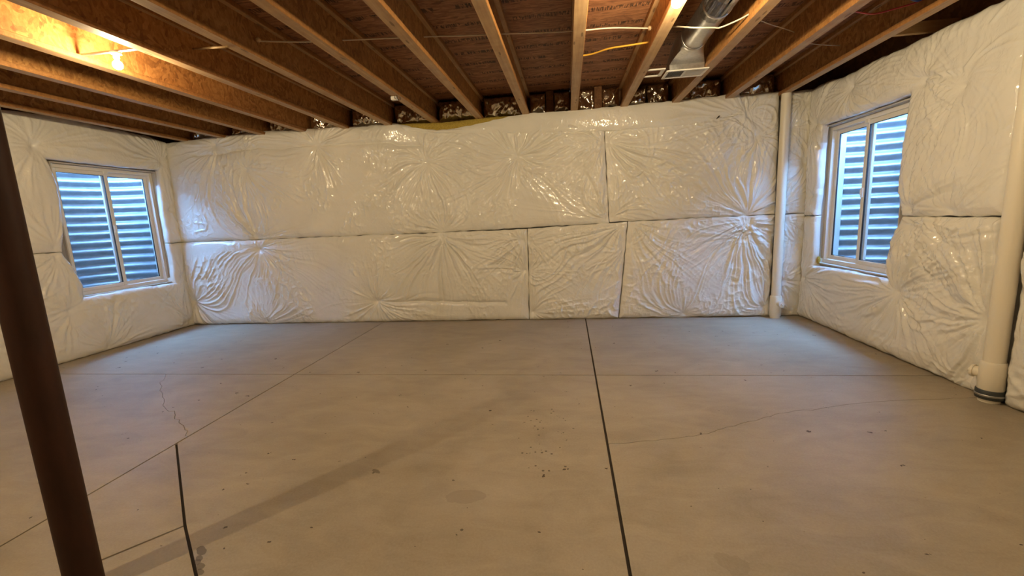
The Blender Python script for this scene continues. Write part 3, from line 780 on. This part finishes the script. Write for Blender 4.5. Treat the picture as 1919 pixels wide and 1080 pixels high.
# foil-faced batts stuffed in the joist bays above the back wall
def foil(x0, x1, yf, z0, z1, seed, label, bulge=.05, res=.012):
    nx = max(4, int((x1 - x0) / res)); nz = max(4, int((z1 - z0) / res))
    s, t_ = np.meshgrid(np.linspace(0, 1, nx + 1), np.linspace(0, 1, nz + 1), indexing='ij')
    X = x0 + (x1 - x0) * s; Z = z0 + (z1 - z0) * t_
    e = np.minimum(np.minimum(s, 1 - s) * (x1 - x0), np.minimum(t_, 1 - t_ * 1.0) * (z1 - z0))
    h = bulge * (1 - np.exp(-e / .035)) * (1 + .5 * vnoise(X * 5, Z * 5, seed))
    wx = X + .03 * vnoise(X * 12, Z * 12, seed + 1); wz = Z + .03 * vnoise(X * 12 + 9, Z * 12, seed + 2)
    h = h + (.026 * (1 - 2 * np.abs(gnoise(wx * 10, wz * 6, seed + 3))) + .014 * (1 - 2 * np.abs(gnoise(wx * 22, wz * 15, seed + 4)))) * (1 - np.exp(-e / .02))
    V = np.stack([X.ravel(), (yf - h).ravel(), Z.ravel()], 1); n = nz + 1
    F = [(i * n + j, (i + 1) * n + j, (i + 1) * n + j + 1, i * n + j + 1) for i in range(nx) for j in range(nz)]
    ring = [i * n for i in range(nx + 1)] + [nx * n + j for j in range(1, nz + 1)] + [i * n + nz for i in range(nx - 1, -1, -1)] + [j for j in range(nz - 1, 0, -1)]
    b0 = len(V); V = np.concatenate([V, np.stack([V[ring, 0], np.full(len(ring), yf + .06), V[ring, 2]], 1)])
    R_ = len(ring); F += [(ring[(q + 1) % R_], ring[q], b0 + q, b0 + (q + 1) % R_) for q in range(R_)]; F.append(tuple(b0 + q for q in range(R_)))
    o = mesh_obj('foil_batt', V, F, M['foil'], None, False); shade_auto(o, 50)
    tag(o, label, 'insulation', 'foil batts in the joist bays'); return o
bay_lab = {-9: 'crumpled foil batt in the joist bay at the corner on the post side', -8: 'crumpled foil batt in the second joist bay from the post-side corner',
           -7: 'crumpled foil batt in the bay wallward of the yellow-lit joist', -6: 'crumpled foil batt in the bay ending beside the yellow-lit joist',
           -5: 'crumpled foil batt in the bay holding the pale leaning stick', -4: 'brightly glinting crumpled foil batt in the bay next to the strapped white clip',
           -3: 'dark crumpled foil batt behind the strapped white clip', -2: 'crumpled foil batt directly above the bared yellow fiberglass',
           2: 'dim brown foil batt in the bay just past the register grille', 3: 'small dark foil batt in the bay by the top of the corner pipe'}
YFO = D + DW + .02
for k in range(-9, 4):
    x0, x1 = JX0 + k * JS + .048, JX0 + (k + 1) * JS - .048; xm = (x0 + x1) / 2; z0, z1 = 2.70, CEIL - .03
    if k in (-1, 0):
        nm = {-1: ('dark crumpled foil piece beside the wood block, one bay before the edge-on joist, farther piece', 'dark crumpled foil piece against the edge-on joist on its shaded side'),
              0: ('glinting crumpled foil piece against the edge-on joist on its bulb side', 'brightest crumpled foil piece, arched against the bulb joist')}[k]
        nm = (nm[0].replace(', farther piece', '') if k == -1 else nm[0], nm[1])
        foil(x0, xm - .05, YFO, z0, z1, 200 + k * 7, nm[0], .03); foil(xm + .05, x1, YFO, z0, z1, 300 + k * 7, nm[1], .04)
        o = MB().box(xm - .048, xm + .048, YFO - .01, YFO + .1, 2.69, CEIL - .004, .003).build('squash_block', M['osb_rim'])
        tag(o, 'brown upright wood block between foil pieces %s the edge-on joist' % ('before' if k == -1 else 'after'), 'wood block', 'blocks between foil pieces')
    elif k == 1:
        foil(x0, x0 + .23, YFO, z0, z1 - .04, 401, 'bright pleated foil bulge below the empty register frame', .09)
        foil(x0 + .25, x1, YFO + .02, z0, z1, 402, 'dark foil batt behind the register grille', .03)
    else:
        foil(x0, x1, YFO, z0, z1, 200 + k * 7, bay_lab[k], .045)
tag(MB().box(2.56 - .006 + .01, XR + DW + .185, 4.20, 4.238, H + .045, H + .135, .003).build('wood_block', M['lumber_x']), 'short pale wood block bridging the last joist and the wall rim', 'wood block')

# ------------------------------------------------------------------ round duct, boot and register
t = thing('air_duct', 'round galvanised air duct running between joists to a register boot', 'duct', (1.10, 4.15, 2.84))
dx, dz, dr, dy = 1.095, 2.838, .104, 4.12
def ring(r, y): return [(dx + r * math.cos(2 * PI * k / 32), y, dz + r * math.sin(2 * PI * k / 32)) for k in range(32)]
mb = MB(); rows = [(dr, YB + .1)] + [(dr, y) for y in np.arange(-2.4, 3.7, 1.5)] + [(dr, 3.30), (dr, 3.50), (dr + .004, 3.505), (dr + .004, 3.525), (dr, 3.53), (dr, dy)]
V = []; F = []
for r, y in rows: V += ring(r, y)
for i in range(len(rows) - 1):
    for k in range(32): F.append((i * 32 + k, i * 32 + (k + 1) % 32, (i + 1) * 32 + (k + 1) % 32, (i + 1) * 32 + k))
put(mesh_obj('round_pipe', V, F, M['duct'], None, True), t)
V = []; F = []
for r, y in ((dr + .002, dy - .03), (dr + .007, dy - .028), (dr + .007, dy + .01), (dr + .002, dy + .012)): V += ring(r, y)
for i in range(3):
    for k in range(32): F.append((i * 32 + k, i * 32 + (k + 1) % 32, (i + 1) * 32 + (k + 1) % 32, (i + 1) * 32 + k))
put(mesh_obj('collar', V, F, M['duct'], None, True), t)
# boot: round inlet lofted into a rectangular mouth facing down
bx0, bx1, by0, by1, bz = .975, 1.285, 4.47, 4.67, 2.735
V = []; F = []
def rect_pt(a):
    c, s = math.cos(a), math.sin(a); k = 1 / max(abs(c), abs(s)); return c * k, s * k
levels = 7
for i in range(levels):
    q = i / (levels - 1)
    for k in range(32):
        a = 2 * PI * k / 32; cx, cz = math.cos(a), math.sin(a); rx_, ry_ = rect_pt(a)
        A0 = Vector((dx + dr * cx, dy, dz + dr * cz))
        B0 = Vector(((bx0 + bx1) / 2 + (bx1 - bx0) / 2 * rx_, (by0 + by1) / 2 + (by1 - by0) / 2 * ry_, bz + (.0)))
        p = A0.lerp(B0, q); p.z += .10 * math.sin(q * PI) * (cz + 1) * .5; p.y += .03 * math.sin(q * PI) * (cz + 1) * .5
        V.append(tuple(p))
for k in range(32):
    rx_, ry_ = rect_pt(2 * PI * k / 32)
    V.append(((bx0 + bx1) / 2 + (bx1 - bx0) / 2 * rx_, (by0 + by1) / 2 + (by1 - by0) / 2 * ry_, 2.690))
for i in range(levels):
    for k in range(32): F.append((i * 32 + k, i * 32 + (k + 1) % 32, (i + 1) * 32 + (k + 1) % 32, (i + 1) * 32 + k))
o = mesh_obj('register_boot', V, F, M['duct']); shade_auto(o, 30); put(o, t)

t = thing('register_grille', 'white two-way register grille below the duct boot', 'register', (1.13, 4.57, 2.68))
rx0, rx1, ry0, ry1, rz = .945, 1.325, 4.45, 4.69, 2.674
f = MB(); b1 = .026
for a in ((rx0, rx1, ry0, ry0 + b1), (rx0, rx1, ry1 - b1, ry1), (rx0, rx0 + b1, ry0 + b1, ry1 - b1), (rx1 - b1, rx1, ry0 + b1, ry1 - b1), (1.115, 1.135, ry0 + b1, ry1 - b1)): f.box(*a, rz, rz + .011, .003)
put(f.build('frame', M['white_paint']), t)
put(MB().box(rx0 + b1, rx1 - b1, ry0 + b1, ry1 - b1, rz + .016, rz + .018).build('damper_shade_plate', M['dark_gap']), t)  # damper plate coloured near-black to paint in the shade behind the slats
for (xa, xb, tilt) in ((rx0 + b1, 1.115, 1), (1.135, rx1 - b1, -1)):
    n = 13; w_ = (xb - xa) / n
    me = None
    for i in range(n):
        xc = xa + (i + .5) * w_; dxx = .0045 * tilt
        V = [(xc - dxx - .0007 , y, rz + .002) for y in (ry0 + b1, ry1 - b1)] + [(xc - dxx + .0007, y, rz + .002) for y in (ry0 + b1, ry1 - b1)] + [(xc + dxx - .0007, y, rz + .014) for y in (ry0 + b1, ry1 - b1)] + [(xc + dxx + .0007, y, rz + .014) for y in (ry0 + b1, ry1 - b1)]
        F = [(0, 1, 3, 2), (4, 6, 7, 5), (0, 4, 5, 1), (2, 3, 7, 6), (0, 2, 6, 4), (1, 5, 7, 3)]
        put(mesh_obj('slat', V, F, M['white_paint']), t)
b_ = MB()
for a in ((.775, .94, 4.46, 4.485), (.775, .94, 4.655, 4.68), (.905, .94, 4.485, 4.655)): b_.box(*a, 2.70, 2.712, .002)
tag(b_.build('register_bracket', M['white_paint']), 'thin white empty register frame spanning from the bulb joist to the grille', 'frame')

# ------------------------------------------------------------------ cables and tubes through the joists
def spline(pts, n=8):
    P = [Vector(p) for p in pts]; out = []
    for i in range(len(P) - 1):
        p0, p1, p2, p3 = P[max(i - 1, 0)], P[i], P[i + 1], P[min(i + 2, len(P) - 1)]
        for j in range(n):
            t_ = j / n; out.append(.5 * ((2 * p1) + (p2 - p0) * t_ + (2 * p0 - 5 * p1 + 4 * p2 - p3) * t_ * t_ + (3 * p1 - p0 - 3 * p2 + p3) * t_ ** 3))
    out.append(P[-1]); return out
tag(MB().tube(spline([(-2.325, 3.33, 2.83), (-2.0, 3.40, 2.82), (-1.72, 3.47, 2.83), (-1.4, 3.55, 2.845), (-1.10, 3.62, 2.855), (-.8, 3.66, 2.85), (-.494, 3.70, 2.85), (-.2, 3.74, 2.845), (.116, 3.79, 2.85), (.4, 3.85, 2.868), (.726, 3.98, 2.885), (.86, 3.79, 2.81), (.954, 3.603, 2.721), (1.1, 3.64, 2.7215), (1.16, 3.66, 2.725), (1.27, 3.62, 2.75), (1.336, 3.60, 2.775)]), .0055, 8).build('white_cable', M['cable_white'], None, True),
    'white electrical cable threaded through the joists and sagging below the round duct', 'cable')
tag(MB().tube(spline([(1.336, 3.60, 2.775), (1.45, 3.8, 2.82), (1.645, 4.03, 2.85), (1.946, 4.25, 2.84), (2.134, 4.50, 2.845), (2.3, 4.6, 2.84), (2.556, 4.7, 2.84)]), .0035, 8).build('thin_cable', M['cable_white'], None, True),
    'thin pale cable between the register joist and the last joist', 'cable')
tag(MB().tube(spline([(.10, 4.36, 2.85), (.25, 4.33, 2.846), (.40, 4.22, 2.842), (.55, 4.16, 2.832), (.735, 4.11, 2.826)]), .0075, 8).build('yellow_cable', M['cable_yellow'], None, True),
    'yellow cable crossing the bay between the edge-on joist and the bulb joist', 'cable')
def knob(x, y, z, sx, label):
    mb = MB(); r = [(.004, .016), (.012, .016), (.016, .018), (.024, .015), (.026, .006)]
    V = []; F = []; n = 12
    for (d, q) in r:
        for k in range(n): V.append((x + sx * d, y + q * math.cos(2 * PI * k / n), z + q * math.sin(2 * PI * k / n)))
    for i in range(len(r) - 1):
        for k in range(n): F.append((i * n + k, i * n + (k + 1) % n, (i + 1) * n + (k + 1) % n, (i + 1) * n + k))
    F.append(tuple((len(r) - 1) * n + k for k in range(n))); F.append(tuple(range(n)))
    tag(mesh_obj('cable_grommet', V, F, M['tan_clip'], None, True), label, 'grommet', 'cable grommets in joist webs')
knob(.72, 3.975, 2.885, -1, 'tan cable grommet on the bulb joist where the white cable enters')
knob(-2.318, 3.307, 2.829, 1, 'tan cable grommet on a joist web above the pale stick')
tag(MB().tube(spline([(1.952, 3.62, 2.77), (2.05, 3.70, 2.772), (2.2, 3.79, 2.775), (2.312, 3.84, 2.78), (2.421, 3.79, 2.785), (2.50, 3.74, 2.79), (2.55, 3.70, 2.80)]), .006, 8).build('red_tube', M['pex_red'], None, True),
    'thin red tube looping across the joist bay under the blue tubing', 'tube')
mb = MB()
for i, (oy, oz, s) in enumerate(((0, 0, 0), (-.03, .012, .01), (-.045, -.002, .02), (-.075, .01, -.01), (-.02, .028, 0))):
    mb.tube(spline([(2.28 + s, 3.52 + oy, 2.83 + oz), (2.34, 3.58 + oy, 2.79 + oz), (2.44, 3.64 + oy, 2.773 + oz), (2.55 - .06, 3.66 + oy, 2.783 + oz), (2.545, 3.62 + oy, 2.82 + oz)]), .011, 8)
tag(mb.build('blue_tubing', M['pex_blue'], None, True), 'bundle of blue plastic tubing tucked in the joist bay above the red tube', 'tube')
tag(MB().tube([(-2.34, 3.01, 2.678), (-2.93, 3.385, 2.848)], [.0085, .0075], 8).build('pale_stick', M['lumber_x'], None, True), 'pale thin wooden stick slanting between two joists', 'stick')
t = thing('strapped_clip', 'small white plastic clip strapped under a joist flange near the back wall', 'clip', (-1.72, 4.54, 2.68))
put(MB().box(-1.768, -1.71, 4.515, 4.565, 2.65, 2.685, .004).build('clip_body', M['white_paint']), t)
for x in (-1.718, -1.692):
    put(MB().tube([(x, 4.50, 2.74), (x, 4.498, 2.66), (x, 4.54, 2.650), (x, 4.58, 2.66), (x, 4.58, 2.74)], .003, 6).build('strap', M['strap'], None, True), t)

# ------------------------------------------------------------------ pipes
def drain_pipe(name, label, x, y, r, ztop, co_dir, rubber):
    t = thing(name, label, 'pipe', (x, y, 0), 'white drain pipes against the walls')
    z1 = .16 if rubber else .15
    put(MB().lathe([(r, z1), (r, ztop)], x, y, 28).build('riser', M['pvc'], None, angle=40), t)
    b = .075 if rubber else .02
    fit = put(MB().lathe([(r + .006, b), (r + .012, b + .01), (r + .012, .27), (r + .006, .285)], x, y, 28).build('cleanout_fitting', M['pvc'], None, angle=40), t)
    c = Vector(co_dir).normalized(); mbp = MB(); p = Vector((x, y, .19))
    mbp.tube([p + c * (r - .01), p + c * (r + .035)], .036, 20); mbp.tube([p + c * (r + .035), p + c * (r + .05)], .043, 20); mbp.tube([p + c * (r + .05), p + c * (r + .068)], .016, 4)
    mbp.build('cleanout_plug', M['pvc'], fit, angle=40)
    if rubber:
        rc = put(MB().lathe([(r + .016, .025), (r + .018, .03), (r + .018, .085), (r + .014, .09)], x, y, 28).build('rubber_coupling', M['rubber'], None, angle=40), t)
        MB().lathe([(r + .019, .045), (r + .0205, .047), (r + .0205, .058), (r + .019, .06)], x, y, 28).build('hose_clamp', M['box_steel'], rc, angle=40)
        put(MB().lathe([(r, 0), (r, .03)], x, y, 28).build('stub', M['pvc'], None, angle=40), t)
    else:
        put(MB().lathe([(r + .004, 0), (r + .004, .03)], x, y, 28).build('stub', M['pvc'], None, angle=40), t)
    return t
drain_pipe('corner_pipe', 'white plastic riser pipe standing in the back corner by the window', 2.573, 5.735, .052, 2.70, (.35, -1, 0), False)
drain_pipe('drain_pipe', 'thick cream plastic drain pipe with dark rubber coupling at the floor', 2.865, 3.225, .057, 2.68, (-.5, 1, 0), True)

# ------------------------------------------------------------------ steel post
PX, PY = -1.965, 1.30
t = thing('steel_post', 'dark red painted round steel post standing on the floor', 'post', (PX, PY, 0))
put(MB().lathe([(.058, .0), (.058, H - .012)], PX, PY, 40).build('column_tube', M['post'], None, angle=40), t)
put(MB().box(PX - .10, PX + .42, PY - .06, PY + .06, H - .012, H - .0005, .002).build('top_plate', M['post']), t)

# ------------------------------------------------------------------ bare bulbs
def bulb(x, y, z, power, label, base_z, arm=None):
    t = thing('bare_bulb', label, 'light bulb', (x, y, z), 'bare light bulbs')
    prof = []
    for i in range(11):
        a = -PI / 2 + i / 10 * PI * .86; prof.append((.031 * math.cos(a) + 1e-4, z + .031 * math.sin(a)))
    prof.append((.0135, z + .045))
    put(MB().lathe(prof, x, y, 20).build('globe', bulb_material(power), None, True), t)
    put(MB().lathe([(.014, z + .043), (.019, z + .046), (.020, z + .070), (.034, z + .074), (.036, z + .086)], x, y, 24).build('lampholder', M['porcelain'], None, angle=40), t)
    if arm:
        put(MB().box(arm[0], arm[1], y - .012, y + .012, z + .087, z + .100, .002).build('mounting_bar', M['box_steel']), t)
    return t
bulb(.662, 2.865, 2.597, LAMP_POWER['far_right'], 'glowing bare bulb mounted at the joist next to the round duct', H, (.60, .80))
bulb(-3.225, 3.005, 2.632, LAMP_POWER['far_left'], 'glowing bare bulb beside the yellow-lit joist on the post side of the room', H, (-3.51, -2.97))
bulb(-3.02, -.02, 2.60, LAMP_POWER['near_left'], 'glowing bare bulb behind the viewer on the post side, throwing the post shadow', H, (-3.50, -2.97))
bulb(.67, -.35, 2.60, LAMP_POWER['near_right_added'], 'unseen bare bulb added for light behind the viewer on the duct side', H, (.55, .80))  # unseen bulb, added to light the room from behind the camera
